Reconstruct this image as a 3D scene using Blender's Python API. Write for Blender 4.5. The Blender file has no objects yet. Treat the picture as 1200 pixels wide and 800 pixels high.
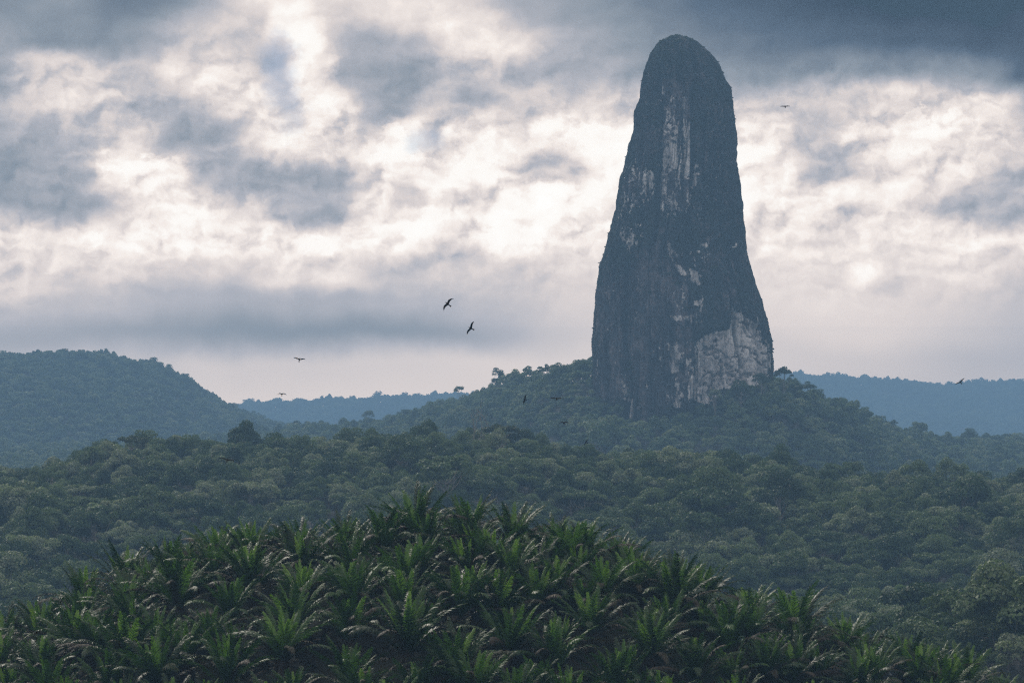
import bpy, math, random
import numpy as np
from mathutils import Vector, Matrix

random.seed(7)
rng = np.random.default_rng(7)
C = bpy.context.scene
LINK = C.collection.objects.link
F = 3333.0                      # focal length counted in pixels of a 1200 px wide photograph
PITCH = math.atan(100 / F)

# ------------------------------------------------------------------ camera
cam_d = bpy.data.cameras.new('camera'); cam = bpy.data.objects.new('camera', cam_d); LINK(cam)
cam_d.sensor_width = 36; cam_d.lens = 36 * F / 1200
cam_d.clip_start = 0.5; cam_d.clip_end = 30000
cam.location = (0, 0, 0); cam.rotation_euler = (math.pi / 2 + PITCH, 0, 0)
C.camera = cam

# ------------------------------------------------------------------ colour management, cycles
C.view_settings.view_transform = 'Standard'; C.view_settings.look = 'None'
C.view_settings.gamma = 1; C.view_settings.use_curve_mapping = False
C.view_settings.exposure = 0.0
C.render.engine = 'CYCLES'
cy = C.cycles
cy.use_denoising = False
try: cy.denoiser = 'OPENIMAGEDENOISE'
except Exception: pass
cy.denoising_prefilter = 'ACCURATE'
cy.max_bounces = 5; cy.diffuse_bounces = 2; cy.glossy_bounces = 1; cy.transmission_bounces = 3
cy.volume_bounces = 0; cy.transparent_max_bounces = 8
cy.sample_clamp_indirect = 4
cy.use_fast_gi = False
cy.pixel_filter_type = 'BLACKMAN_HARRIS'; cy.filter_width = 1.3

# ------------------------------------------------------------------ sun behind the clouds, high, left of the spire
SUN_EL, SUN_AZ = math.radians(38), math.radians(-24)     # azimuth counted from +Y towards +X
sd = bpy.data.lights.new('sun', 'SUN'); sun = bpy.data.objects.new('sun', sd); LINK(sun)
sd.energy = 2.2; sd.angle = math.radians(9); sd.color = (1.0, 0.93, 0.82)
sdir = Vector((math.sin(SUN_AZ) * math.cos(SUN_EL), math.cos(SUN_AZ) * math.cos(SUN_EL), math.sin(SUN_EL)))
sun.rotation_euler = sdir.to_track_quat('Z', 'Y').to_euler()

# ------------------------------------------------------------------ world: Nishita sky seen through broken backlit cloud
HAZE_DENSITY = 2.1e-4
HAZE_COL = (0.33, 0.61, 0.97)
AIR = np.array([0.15, 0.25, 0.36])      # measured light of the haze, used only to know how far it veils the sky
W = bpy.data.worlds.new('World'); C.world = W; W.use_nodes = True
nt = W.node_tree; nt.nodes.clear()
class NB:
    def __init__(s, nt): s.nt = nt
    def n(s, typ, ins=None, **kw):
        nd = s.nt.nodes.new(typ)
        for k, v in kw.items(): setattr(nd, k, v)
        for k, v in (ins or {}).items():
            if hasattr(v, 'node'): s.nt.links.new(v, nd.inputs[k])
            else: nd.inputs[k].default_value = v
        return nd
    def m(s, op, a, b=0.0, c=0.0, clamp=False):
        nd = s.n('ShaderNodeMath', {0: a, 1: b, 2: c}, operation=op, use_clamp=clamp); return nd.outputs[0]
    def vm(s, op, a, b=(0, 0, 0)):
        nd = s.n('ShaderNodeVectorMath', {0: a, 1: b}, operation=op)
        return nd.outputs[1] if op in ('LENGTH', 'DOT_PRODUCT', 'DISTANCE') else nd.outputs[0]
    def scale(s, a, f):
        nd = s.n('ShaderNodeVectorMath', {0: a}, operation='SCALE'); nd.inputs['Scale'].default_value = f; return nd.outputs[0]
    def noise(s, vec, scale, detail=4, rough=0.5, dist=0.0, color=False, **kw):
        nd = s.n('ShaderNodeTexNoise', {'Vector': vec, 'Scale': scale, 'Detail': detail, 'Roughness': rough, 'Distortion': dist}, **kw)
        return nd.outputs['Color' if color else 'Fac']
    def ramp(s, fac, stops, interp='LINEAR'):
        nd = s.n('ShaderNodeValToRGB', {0: fac}); cr = nd.color_ramp; cr.interpolation = interp
        while len(cr.elements) > 1: cr.elements.remove(cr.elements[-1])
        for i, (p, c) in enumerate(stops):
            e = cr.elements[0] if i == 0 else cr.elements.new(p)
            e.position = p; e.color = (*c, 1) if len(c) == 3 else c
        return nd.outputs[0]
    def mr(s, v, a, b, c=0.0, d=1.0, smooth=True):
        nd = s.n('ShaderNodeMapRange', {'Value': v, 'From Min': a, 'From Max': b, 'To Min': c, 'To Max': d}, interpolation_type='SMOOTHSTEP' if smooth else 'LINEAR'); return nd.outputs[0]
    def mix(s, f, a, b, blend='MIX'):
        nd = s.n('ShaderNodeMix', data_type='RGBA', blend_type=blend)
        for i, v in ((0, f), (6, a), (7, b)):
            if hasattr(v, 'node'): s.nt.links.new(v, nd.inputs[i])
            else: nd.inputs[i].default_value = v if i == 0 else ((*v, 1) if len(v) == 3 else v)
        return nd.outputs[2]
w = NB(nt)
def lin(v):
    v = np.asarray(v, float) / 255
    return np.where(v <= 0.04045, v / 12.92, ((v + 0.055) / 1.055) ** 2.4)
D = w.n('ShaderNodeTexCoord').outputs['Generated']
sx = w.n('ShaderNodeSeparateXYZ', {0: D})
az = w.m('ARCTAN2', sx.outputs[0], sx.outputs[1]); el = w.m('ARCSINE', sx.outputs[2])
Q = w.scale(D, 33.5)                                     # about 1 per 1.7 degrees
w1 = w.vm('SUBTRACT', w.noise(Q, 0.7, 2, 0.45, color=True), (.5, .5, .5))
w2 = w.vm('SUBTRACT', w.noise(Q, 2.6, 5, 0.6, color=True), (.5, .5, .5))
warp = w.vm('ADD', w.scale(w1, 1.0), w.scale(w2, 0.26))
ws = w.n('ShaderNodeSeparateXYZ', {0: warp})
U = w.m('ADD', w.m('MULTIPLY', az, 33.5), ws.outputs[0])
V = w.m('ADD', w.m('MULTIPLY', el, 33.5), w.m('MULTIPLY', ws.outputs[2], 0.62))
# cloud brightness by elevation row, each a curve over azimuth (units: 1.7 degrees from the view axis)
ROWS = [
 (-60, [(-100,150),(0,140),(200,160),(400,180),(600,170),(800,120),(1000,80),(1200,70),(1300,70)]),
 (0,  [(-100,130),(0,142),(60,150),(150,125),(210,145),(250,185),(310,228),(350,238),(400,215),(450,222),(500,228),(550,212),(600,185),(700,155),(800,122),(900,98),(1000,82),(1100,72),(1300,70)]),
 (45, [(-100,140),(0,162),(60,142),(130,150),(200,178),(250,200),(300,205),(345,255),(372,246),(400,192),(450,170),(500,190),(550,232),(600,222),(650,182),(750,150),(870,124),(1000,104),(1100,96),(1200,90),(1300,88)]),
 (85, [(-100,150),(0,165),(50,208),(100,205),(140,190),(200,215),(250,228),(300,198),(330,180),(355,240),(400,176),(450,158),(500,178),(550,200),(600,182),(700,168),(870,145),(950,140),(1010,150),(1080,140),(1150,142),(1200,108),(1300,100)]),
 (120,[(-100,150),(0,180),(60,200),(110,205),(150,178),(200,180),(250,222),(300,225),(335,200),(360,238),(400,196),(450,158),(500,185),(545,162),(600,198),(700,205),(870,205),(940,200),(1000,196),(1050,218),(1100,200),(1150,220),(1200,165),(1300,150)]),
 (160,[(-100,150),(0,172),(60,178),(115,200),(150,215),(190,160),(235,165),(290,215),(340,230),(385,212),(425,222),(470,244),(505,215),(530,252),(590,225),(650,238),(700,255),(760,250),(870,236),(920,226),(970,182),(1010,215),(1080,228),(1150,228),(1200,215),(1300,200)]),
 (200,[(-100,150),(0,160),(60,164),(110,188),(150,246),(200,232),(240,180),(290,168),(340,165),(380,180),(430,225),(480,238),(530,236),(590,240),(625,185),(660,182),(700,248),(760,250),(870,244),(930,220),(985,190),(1040,214),(1090,222),(1150,205),(1200,185),(1300,180)]),
 (240,[(-100,150),(0,152),(60,156),(120,170),(150,195),(185,232),(225,240),(260,226),(310,196),(360,172),(385,178),(405,226),(445,212),(470,195),(500,244),(555,232),(605,255),(660,255),(710,246),(870,248),(930,244),(1000,236),(1060,228),(1100,190),(1150,182),(1300,180)]),
 (280,[(-100,200),(0,212),(100,228),(180,242),(250,240),(300,238),(345,232),(380,240),(420,240),(480,255),(520,226),(560,236),(605,255),(660,240),(720,232),(880,232),(1000,218),(1050,216),(1080,226),(1110,242),(1150,220),(1300,200)]),
 (322,[(-100,205),(0,212),(100,212),(200,206),(300,210),(350,222),(400,222),(450,202),(500,200),(600,202),(700,212),(880,214),(950,220),(990,216),(1020,230),(1055,208),(1100,222),(1150,208),(1200,195),(1300,190)]),
 (360,[(-100,180),(0,182),(100,184),(200,180),(300,174),(400,174),(500,180),(600,186),(700,204),(880,214),(1000,212),(1100,204),(1200,190),(1300,185)]),
 (392,[(-100,168),(0,168),(100,164),(200,156),(300,148),(400,148),(500,154),(600,172),(700,198),(880,208),(1000,208),(1100,200),(1200,185),(1300,180)]),
 (428,[(-100,188),(0,188),(150,190),(250,200),(300,198),(400,200),(500,202),(600,206),(700,205),(880,200),(1000,196),(1100,188),(1200,180),(1300,180)]),
 (470,[(-100,200),(0,200),(300,206),(600,206),(900,198),(1100,188),(1300,185)]),
]
U01 = w.m('DIVIDE', w.m('ADD', U, 7.0), 14.0)
acc = None
vs = [r[0] for r in ROWS]
for i, (v, pts) in enumerate(ROWS):
    e = (500 - v) / 100
    fc = w.n('ShaderNodeFloatCurve', {1: U01})
    cv = fc.mapping.curves[0]
    fc.mapping.use_clip = False
    P = [((u + 100) / 1400, float(lin(L))) for u, L in pts]
    cv.points[0].location = P[0]; cv.points[1].location = P[-1]
    for p in P[1:-1]: cv.points.new(*p)
    for p in cv.points: p.handle_type = 'AUTO_CLAMPED'
    fc.mapping.update()
    lo = (500 - vs[i + 1]) / 100 if i + 1 < len(ROWS) else -50
    hi = (500 - vs[i - 1]) / 100 if i > 0 else 50
    wt = w.m('MINIMUM', w.mr(V, lo, e) if i + 1 < len(ROWS) else 1.0, w.mr(V, hi, e) if i > 0 else 1.0)
    t = w.m('MULTIPLY', fc.outputs[0], wt)
    acc = t if acc is None else w.m('ADD', acc, t)
# billowing relief: difference of the same noise taken a little towards the light
Qs = w.vm('MULTIPLY', Q, (1, 1, 1.5))
Qw = w.vm('ADD', Qs, w.scale(w2, 0.5))
off = (-0.09, 0, 0.13)
b1 = w.m('SUBTRACT', w.noise(Qw, 1.35, 6, 0.5), w.noise(w.vm('ADD', Qw, off), 1.35, 6, 0.5))
low = w.mr(V, 1.0, 2.4); top = w.mr(V, 5.4, 3.6); r_amp = w.m('MULTIPLY', w.m('MULTIPLY', low, w.m('ADD', w.m('MULTIPLY', top, .7), .3)), w.mr(acc, 0.1, 0.75, .45, 1.0))
soft = w.m('SUBTRACT', w.noise(Qs, 3.5, 6, 0.6), 0.5)
def ridged(v_):
    nd = w.n('ShaderNodeTexNoise', {'Vector': v_, 'Scale': 1.7, 'Detail': 5, 'Roughness': .5}, noise_type='RIDGED_MULTIFRACTAL'); nd.inputs['Offset'].default_value = .9; nd.inputs['Gain'].default_value = 1.6; return nd.outputs['Fac']
puf = w.m('SUBTRACT', ridged(w.vm('ADD', Qw, off)), ridged(Qw)); puf = w.m('MAXIMUM', w.m('MINIMUM', puf, .5), -.5)
b1 = w.m('ADD', b1, w.m('MULTIPLY', puf, 0.10))
mod = w.m('ADD', w.m('MULTIPLY', w.m('MULTIPLY', b1, r_amp), 2.0), w.m('MULTIPLY', w.m('MULTIPLY', soft, r_amp), 0.14))
lum = w.m('MULTIPLY', acc, w.m('ADD', mod, 1.0), clamp=False)
def bumps(cs, base):
    r = None
    for (u, hw, val) in cs:
        q = w.m('MULTIPLY', w.mr(w.m('ABSOLUTE', w.m('SUBTRACT', w.m('MULTIPLY', az, 33.5), (u - 600) / 100)), hw / 60, 0.0), val - base)
        r = q if r is None else w.m('MAXIMUM', r, q)
    return w.m('ADD', r, base)
bil = w.m('SUBTRACT', w.noise(Qs, 2.4, 2, 0.5), 0.5); bil2 = w.m('ABSOLUTE', w.m('SUBTRACT', w.noise(Qs, 6.5, 5, 0.55), 0.5))
vv = w.m('ADD', w.m('MULTIPLY', el, 33.5), w.m('ADD', w.m('MULTIPLY', bil, 0.75), w.m('MULTIPLY', bil2, 0.55)))
for (cs, base, lo_) in (([(690, 130, 3.62)], 2.2, 0.5), ([(1075, 70, 3.78), (1120, 110, 3.66), (1195, 70, 3.55)], 2.4, 0.6), ([(180, 90, 3.3)], 2.2, 0.4), ([(470, 70, 3.5)], 2.2, 0.4)):
    edge = bumps(cs, base); dd_ = w.m('SUBTRACT', edge, vv)
    puff = w.m('MULTIPLY', w.mr(dd_, 0.0, 0.07), w.mr(dd_, lo_, 0.05))
    pk = max(c_[2] for c_ in cs); amt = w.m('MULTIPLY', puff, w.mr(edge, pk - .35, pk - .02))
    lum = w.m('ADD', lum, w.m('MULTIPLY', amt, 0.16))
lum = w.m('MAXIMUM', lum, 0.02)
# away from the view (overhead, behind) unseen cloud cover, shaped dim low and bright overhead for contrast
front = w.m('MULTIPLY', w.mr(w.m('ABSOLUTE', az), 0.30, 0.9, 1, 0), w.mr(el, 0.2, 0.7, 1, 0))
unseen_deck = w.mr(w.noise(D, 3.0, 5, 0.55), 0.3, 0.7, 0.40, 0.85)
unseen_deck = w.m('MULTIPLY', unseen_deck, w.mr(el, 0.0, 1.1, 0.45, 1.5))
lum = w.n('ShaderNodeMix', {0: front, 2: unseen_deck, 3: lum}).outputs[0]
col = w.ramp(w.m('MULTIPLY', lum, 0.75), [(0.0, (0.0, 0.0, 0.0)), (0.0525, tuple(lin([66, 84, 102]))), (0.12, tuple(lin([94, 112, 131]))), (0.225, tuple(lin([140, 151, 163]))),
                   (0.3375, tuple(lin([177, 179, 187]))), (0.465, tuple(lin([216, 208, 206]))), (0.60, tuple(lin([242, 233, 227]))), (0.72, tuple(lin([252, 248, 243]))), (1.0, (1, .99, 0.96))])
# what the haze in front of the clouds adds is taken off their own light
pathf = w.m('DIVIDE', 335.0, w.m('MAXIMUM', w.m('ABSOLUTE', sx.outputs[2]), 0.0353))
T = w.m('EXPONENT', w.m('MULTIPLY', pathf, -HAZE_DENSITY))
veil = w.n('ShaderNodeVectorMath', {0: tuple(AIR), }, operation='SCALE'); w.nt.links.new(w.m('SUBTRACT', 1.0, T), veil.inputs['Scale'])
cl = w.vm('SUBTRACT', col, veil.outputs[0])
cl = w.vm('MAXIMUM', cl, (0.004, 0.006, 0.008))
cd = w.n('ShaderNodeVectorMath', {0: cl}, operation='SCALE'); w.nt.links.new(w.m('DIVIDE', 1.0, T), cd.inputs['Scale'])
sky = w.n('ShaderNodeTexSky', sky_type='NISHITA', sun_disc=False, sun_elevation=SUN_EL, sun_rotation=SUN_AZ)
bg1 = w.n('ShaderNodeBackground', {0: w.mix(1.0, sky.outputs[0], (0.62, 0.66, 0.85), 'MULTIPLY'), 1: 0.10})
bg2 = w.n('ShaderNodeBackground', {0: cd.outputs[0], 1: 1.0})
# holes of blue sky: (azimuth, elevation, half sizes) in the same units
P3 = w.n('ShaderNodeCombineXYZ', {0: U, 1: V}).outputs[0]
hole = None
for (u, v, ru, rv) in [(330, 100, 24, 50), (496, 166, 30, 16)]:
    dv = w.vm('MULTIPLY', w.vm('SUBTRACT', P3, ((u - 600) / 100, (500 - v) / 100, 0)), (100 / ru, 100 / rv, 0))
    h = w.mr(w.m('ADD', w.vm('LENGTH', dv), w.m('MULTIPLY', soft, 1.6)), 1.3, 0.45)
    hole = h if hole is None else w.m('MAXIMUM', hole, h)
ms = w.n('ShaderNodeMixShader', {0: w.m('MULTIPLY', hole, 0.38), 1: bg2.outputs[0], 2: bg1.outputs[0]})
w.n('ShaderNodeOutputWorld', {0: ms.outputs[0]})

# ------------------------------------------------------------------ numpy noise
def _hash(ix, iy, iz, seed):
    h = (ix.astype(np.int64) * 374761393 + iy.astype(np.int64) * 668265263 + iz.astype(np.int64) * 2147483647 + seed * 974634777) & 0xffffffff
    h = ((h ^ (h >> 13)) * 1274126177) & 0xffffffff
    return ((h ^ (h >> 16)) & 0xffff) / 65535.0
def vnoise(x, y, z=None, seed=0):
    x = np.asarray(x, float); y = np.asarray(y, float); z = np.zeros_like(x) if z is None else np.asarray(z, float)
    xi, yi, zi = np.floor(x), np.floor(y), np.floor(z)
    fx, fy, fz = x - xi, y - yi, z - zi
    s = lambda t: t * t * t * (t * (t * 6 - 15) + 10)
    fx, fy, fz = s(fx), s(fy), s(fz)
    r = 0
    for dx in (0, 1):
        for dy in (0, 1):
            for dz in (0, 1):
                r = r + _hash(xi + dx, yi + dy, zi + dz, seed) * (fx if dx else 1 - fx) * (fy if dy else 1 - fy) * (fz if dz else 1 - fz)
    return r * 2 - 1
def fbm(x, y, z=None, oct=4, seed=0, gain=0.5):
    a, t, r = 1.0, 0.0, 0
    z = np.zeros_like(np.asarray(x, float)) if z is None else z
    for o in range(oct):
        r = r + a * vnoise(x * 2 ** o, y * 2 ** o, z * 2 ** o, seed + o * 17); t += a; a *= gain
    return r / t
def sstep(a, b, x):
    t = np.clip((x - a) / (b - a), 0, 1); return t * t * (3 - 2 * t)

# ------------------------------------------------------------------ terrain height
def crest(yc, pts, tree):
    us = np.array([p[0] for p in pts], float); v = np.array([p[1] for p in pts], float)
    return (us - 600) * yc / F, (500 - v) * yc / F - tree
HILL_TOP = [(-900,960),(-300,800),(0,712),(60,690),(100,660),(140,645),(200,630),(250,610),(300,603),(400,595),(490,582),(560,583),(620,593),(700,608),(770,630),(830,660),(880,677),(960,704),(1040,732),(1100,752),(1180,780),(1500,900),(2100,1060)]
HX, HZ = crest(340, [(u, v + 17) for u, v in HILL_TOP], 2.6)
MID = crest(1180, [(-900,600),(-300,565),(0,541),(70,535),(100,522),(135,512),(200,508),(290,506),(380,508),(460,502),(540,499),(600,500),(680,516),(740,521),(830,524),(900,530),(1000,541),(1100,546),(1200,548),(1500,552),(2200,575)], 19)
SPRP = ( [(-400,540),(200,515),(330,501),(400,493),(440,490),(480,481),(520,468),(560,460),(600,443),(640,437),(690,418),(730,414),(800,418),(880,426),(910,437),(950,457),(1000,476),(1040,493),(1100,509),(1200,516),(1500,528),(2000,545)])
LFT = crest(3800, [(-900,430),(-300,440),(-100,418),(0,414),(60,410),(120,411),(180,424),(205,431),(230,447),(270,474),(300,485),(350,502),(430,514),(700,560),(1500,600)], 17)
FR1 = crest(8000, [(-900,480),(-100,482),(150,480),(250,476),(290,468),(340,467),(380,465),(430,463),(480,460),(540,457),(620,459),(800,462),(1000,480),(1800,500)], 26)
FR2 = crest(8800, [(-400,500),(600,460),(800,446),(900,438),(940,439),(1000,443),(1060,447),(1100,451),(1130,449),(1200,446),(1300,440),(1600,436),(2200,450)], 20)
SPY_U, SPY_Y = [-900, 300, 430, 560, 650, 700, 900, 960, 1050, 1150, 2200], [2900, 2850, 2750, 2450, 2080, 1980, 1980, 2080, 2350, 2550, 2700]
def spy(u): return float(np.interp(u, SPY_U, SPY_Y))
def height(x, y):
    x = np.asarray(x, float); y = np.asarray(y, float)
    n1 = fbm(x / 170, y / 170, oct=4, seed=3); n2 = fbm(x / 420 + 7, y / 420, oct=3, seed=9)
    h = np.full_like(x, -78.0) + 4 * n2
    def ridge(x, y, XY, yc, wf, wb, low, nz, nscale):
        zc = np.interp(x + 0 * y, XY[0], XY[1])
        yy = y + 60 * nscale * n2
        t = np.where(yy < yc, (yc - yy) / wf, (yy - yc) / wb)
        return zc + (low - zc) * sstep(0, 1, t) + nz * n1 * sstep(0.04, 0.35, t)
    h = np.maximum(h, ridge(x, y, MID, 1180, 470, 260, -70, 7, 0.3))
    ua = 600 + F * x / np.maximum(y, 300)
    yc = np.interp(ua, SPY_U, SPY_Y); zc = (500 - np.interp(ua, *zip(*SPRP))) * yc / F - 14
    yy = y + 30 * n2; t = np.where(yy < yc, (yc - yy) / (yc - 1440) , (yy - yc) / 420)
    tt = np.clip(t, 0, 1); sl = 0.5 * sstep(0, 1, t) + 0.5 * tt ** 1.0 * np.where(tt < .12, tt / .12, 1)
    sl = np.where((ua > 620) & (ua < 960) | (yy > yc), sstep(0, 1, t), sl)
    w_ = sstep(560, 660, ua) * (1 - sstep(930, 1050, ua)); sl = w_ * sstep(0, 1, t) + (1 - w_) * (0.5 * sstep(0, 1, t) + .5 * np.sqrt(tt * tt + .0025) - .025)
    sl = np.where(yy > yc, sstep(0, 1, t), np.clip(sl, 0, 1))
    h = np.maximum(h, np.where(y > 900, zc + (-76 - zc) * sl + 10 * n1 * sstep(0.04, 0.35, t), -1e9))
    h = np.maximum(h, ridge(x, y, LFT, 3800, 1200, 600, -85, 14, 0.6))
    h = np.maximum(h, ridge(x, y, FR1, 8000, 1300, 700, -90, 18, 1.0))
    h = np.maximum(h, ridge(x, y, FR2, 8800, 1800, 500, -90, 22, 1.0))
    # ground in front of the rock: a gully left of its middle, a spur at its right foot
    g = lambda cx, cy, rx, ry: np.exp(-((x - cx) / rx) ** 2 - ((y - cy) / ry) ** 2)
    h = h - 21 * g(85, 1843, 50, 61) + 10 * g(167, 1840, 40, 43)
    # rise at the near right (big dark trees stand on it)
    h = h + 24 * g(125, 640, 42, 80)
    # plantation hill
    zc = np.interp(x, HX, HZ)
    hf = zc - 0.5 * 0.33 * (np.sqrt((340 - y) ** 2 + 100) + (340 - y)) - 0.5 * 0.42 * (np.sqrt((y - 342) ** 2 + 100) + (y - 342))
    hf = hf + 0.6 * fbm(x / 14, y / 14, oct=3, seed=31)
    h0 = -1.7 - 0.21 * np.clip(y, 0, 1e9) + 0.02 * y * (y < 0)
    near = np.where(y < 420, np.maximum(np.maximum(hf, np.where(y < 270, h0, -1e9)), -82), -1e9)
    # smooth join
    h = np.where(y < 420, np.maximum(near, np.minimum(h, -60) if True else h), h)
    h = np.where(y < 150, np.maximum(h0, -60), h)
    return h
def hh(x, y): return float(height(np.array([x]), np.array([y]))[0])
def ray(u, v, y):               # the point at distance y seen in direction (u, v)
    cp, sp = math.cos(PITCH), math.sin(PITCH)
    a, b = (u - 600) / F, (400 - v) / F
    dy, dz = cp - b * sp, sp + b * cp
    return a * y / dy, y, dz * y / dy
def proj(x, y, z):
    cp, sp = math.cos(PITCH), math.sin(PITCH)
    d = y * cp + z * sp; up = z * cp - y * sp
    return 600 + F * x / d, 400 - F * up / d

# ------------------------------------------------------------------ object helpers
def tag(o, label=None, cat=None, group=None, kind=None):
    if label: o['label'] = label
    if cat: o['category'] = cat
    if group: o['group'] = group
    if kind: o['kind'] = kind
    return o
def mesh_np(name, V, Q=None, T=None, mats=(), attrs=None, smooth=False):
    me = bpy.data.meshes.new(name)
    V = np.asarray(V, np.float32); faces = []; 
    loops = []; starts = []; tot = 0
    if Q is not None and len(Q):
        Q = np.asarray(Q, np.int32); loops.append(Q.ravel()); starts.append(np.arange(len(Q)) * 4); tot = len(Q) * 4
    if T is not None and len(T):
        T = np.asarray(T, np.int32); loops.append(T.ravel()); starts.append(tot + np.arange(len(T)) * 3)
    loops = np.concatenate(loops).astype(np.int32); starts = np.concatenate(starts).astype(np.int32)
    me.vertices.add(len(V)); me.vertices.foreach_set('co', V.ravel())
    me.loops.add(len(loops)); me.loops.foreach_set('vertex_index', loops)
    me.polygons.add(len(starts)); me.polygons.foreach_set('loop_start', starts)
    if smooth: me.polygons.foreach_set('use_smooth', np.ones(len(starts), bool))
    for k, a in (attrs or {}).items():
        at = me.attributes.new(k, 'FLOAT', 'POINT'); at.data.foreach_set('value', np.asarray(a, np.float32))
    me.update(calc_edges=True); me.validate()
    for m in mats: me.materials.append(m)
    return me
def obj(name, me, parent=None, loc=None):
    o = bpy.data.objects.new(name, me); LINK(o)
    if parent is not None: o.parent = parent
    if loc is not None: o.location = loc
    return o
def new_mat(name):
    m = bpy.data.materials.new(name); m.use_nodes = True; m.node_tree.nodes.clear(); return m, NB(m.node_tree)

# ------------------------------------------------------------------ materials
def leaf_mat(name, stops, trans=0.25, rough=0.6, spec=0.25, obj_var=0.5, tint=True, bump=False):
    m, b = new_mat(name)
    oi = b.n('ShaderNodeObjectInfo').outputs['Random']
    if tint:
        at = b.n('ShaderNodeAttribute', attribute_name='tint').outputs['Fac']
        f = b.m('ADD', b.m('MULTIPLY', oi, obj_var), b.m('MULTIPLY', at, 1 - obj_var))
    else: f = oi
    c = b.ramp(f, stops)
    p = b.n('ShaderNodeBsdfPrincipled', {'Base Color': c, 'Roughness': rough, 'Specular IOR Level': spec})
    t = b.n('ShaderNodeBsdfTranslucent', {'Color': b.mix(1.0, c, (1.25, 1.35, 0.7), 'MULTIPLY')})
    s = b.n('ShaderNodeMixShader', {0: trans, 1: p.outputs[0], 2: t.outputs[0]})
    b.n('ShaderNodeOutputMaterial', {0: s.outputs[0]})
    return m
FOREST = leaf_mat('forest_leaves', [(0.05, (0.0260, 0.0520, 0.0208)), (0.3, (0.0468, 0.0858, 0.0312)), (0.5, (0.0780, 0.1196, 0.0442)), (0.66, (0.1105, 0.1625, 0.0715)), (0.78, (0.1365, 0.1755, 0.1014)), (0.86, (0.2210, 0.2535, 0.1820)), (0.95, (0.1690, 0.2340, 0.0910))], obj_var=0.8)
FOREST2 = leaf_mat('mist_lightened_leaves', [(0.05, (0.0392, 0.0694, 0.0314)), (0.35, (0.0672, 0.1120, 0.0504)), (0.6, (0.1120, 0.1680, 0.0784)), (0.8, (0.1680, 0.2128, 0.1120)), (0.95, (0.2240, 0.2688, 0.1680))], obj_var=0.7)  # distant foliage: valley mist painted in as lighter leaf colour
PALE = leaf_mat('silvery_leaves', [(0, (0.13, 0.14, 0.11)), (1, (0.22, 0.22, 0.19))], obj_var=0.0)
DARKLEAF = leaf_mat('dark_leaves', [(0, (0.018, 0.035, 0.012)), (0.6, (0.04, 0.065, 0.022)), (1, (0.10, 0.12, 0.04))], obj_var=0.0)
BRIGHT = leaf_mat('bright_leaves', [(0, (0.08, 0.14, 0.04)), (1, (0.14, 0.22, 0.07))], obj_var=0.0)
YOUNG = leaf_mat('young_fronds', [(0, (0.045, 0.11, 0.018)), (0.5, (0.09, 0.19, 0.03)), (1, (0.20, 0.33, 0.055))], trans=0.35, rough=0.5, spec=0.3, obj_var=0.35)
GREEN = leaf_mat('green_fronds', [(0, (0.005, 0.015, 0.003)), (0.45, (0.016, 0.046, 0.008)), (1, (0.060, 0.135, 0.024))], trans=0.32, rough=0.45, spec=0.35, obj_var=0.35)
OLD = leaf_mat('old_fronds', [(0, (0.010, 0.007, 0.005)), (0.4, (0.022, 0.017, 0.011)), (0.7, (0.046, 0.036, 0.024)), (1, (0.024, 0.045, 0.012))], trans=0.12, rough=0.6, spec=0.16, obj_var=0.25)
def bark_mat(name, c1, c2, sc):
    m, b = new_mat(name)
    tc = b.n('ShaderNodeTexCoord').outputs['Object']
    n = b.noise(b.vm('MULTIPLY', tc, (1, 1, .35)), sc, 5, .6)
    c = b.ramp(n, [(0.3, c1), (0.7, c2)])
    bp = b.n('ShaderNodeBump', {'Height': n, 'Distance': 0.05, 'Strength': 0.8})
    p = b.n('ShaderNodeBsdfPrincipled', {'Base Color': c, 'Roughness': 0.85, 'Normal': bp.outputs[0]})
    b.n('ShaderNodeOutputMaterial', {0: p.outputs[0]}); return m
BARK = bark_mat('pale_bark', (0.12, 0.105, 0.09), (0.30, 0.28, 0.25), 2.5)
PALMBARK = bark_mat('palm_trunk', (0.02, 0.016, 0.012), (0.07, 0.055, 0.04), 9)
# ground
GM, b = new_mat('soil_and_litter')
g = b.n('ShaderNodeNewGeometry').outputs['Position']
n = b.noise(g, 0.35, 8, .62); n2 = b.noise(g, 0.02, 4, .5)
c = b.mix(b.mr(n2, .4, .6), b.ramp(n, [(0.3, (0.008, 0.009, 0.005)), (0.55, (0.014, 0.017, 0.008)), (0.75, (0.026, 0.021, 0.014))]), b.ramp(n, [(0.3, (0.009, 0.014, 0.006)), (0.7, (0.016, 0.026, 0.010))]))
bp = b.n('ShaderNodeBump', {'Height': n, 'Distance': 0.6})
p = b.n('ShaderNodeBsdfPrincipled', {'Base Color': c, 'Roughness': 0.95, 'Normal': bp.outputs[0]})
b.n('ShaderNodeOutputMaterial', {0: p.outputs[0]})

# ------------------------------------------------------------------ ground sheet
def axis(lo, hi, c0, c1, d0, grow):
    a = list(np.arange(c0, c1, d0)); s = d0; v = a[-1]
    while v < hi: s *= grow; v += s; a.append(min(v, hi))
    s = d0; v = a[0]; left = []
    while v > lo: s *= grow; v -= s; left.append(max(v, lo))
    return np.array(left[::-1] + a)
XS = axis(-9500, 9500, -130, 130, 4.0, 1.022)
YS = np.unique(np.concatenate([np.arange(-900, 0, 60.), np.arange(0, 200, 20.), np.arange(200, 430, 3.), np.arange(430, 1500, 9.), np.arange(1500, 2600, 14.), np.arange(2600, 4000, 25.), np.arange(4000, 9600, 60.)]))
GX, GY = np.meshgrid(XS, YS); GZ = height(GX, GY)
nx, ny = len(XS), len(YS)
idx = np.arange(nx * ny).reshape(ny, nx)
Qd = np.stack([idx[:-1, :-1], idx[:-1, 1:], idx[1:, 1:], idx[1:, :-1]], -1).reshape(-1, 4)
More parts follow.
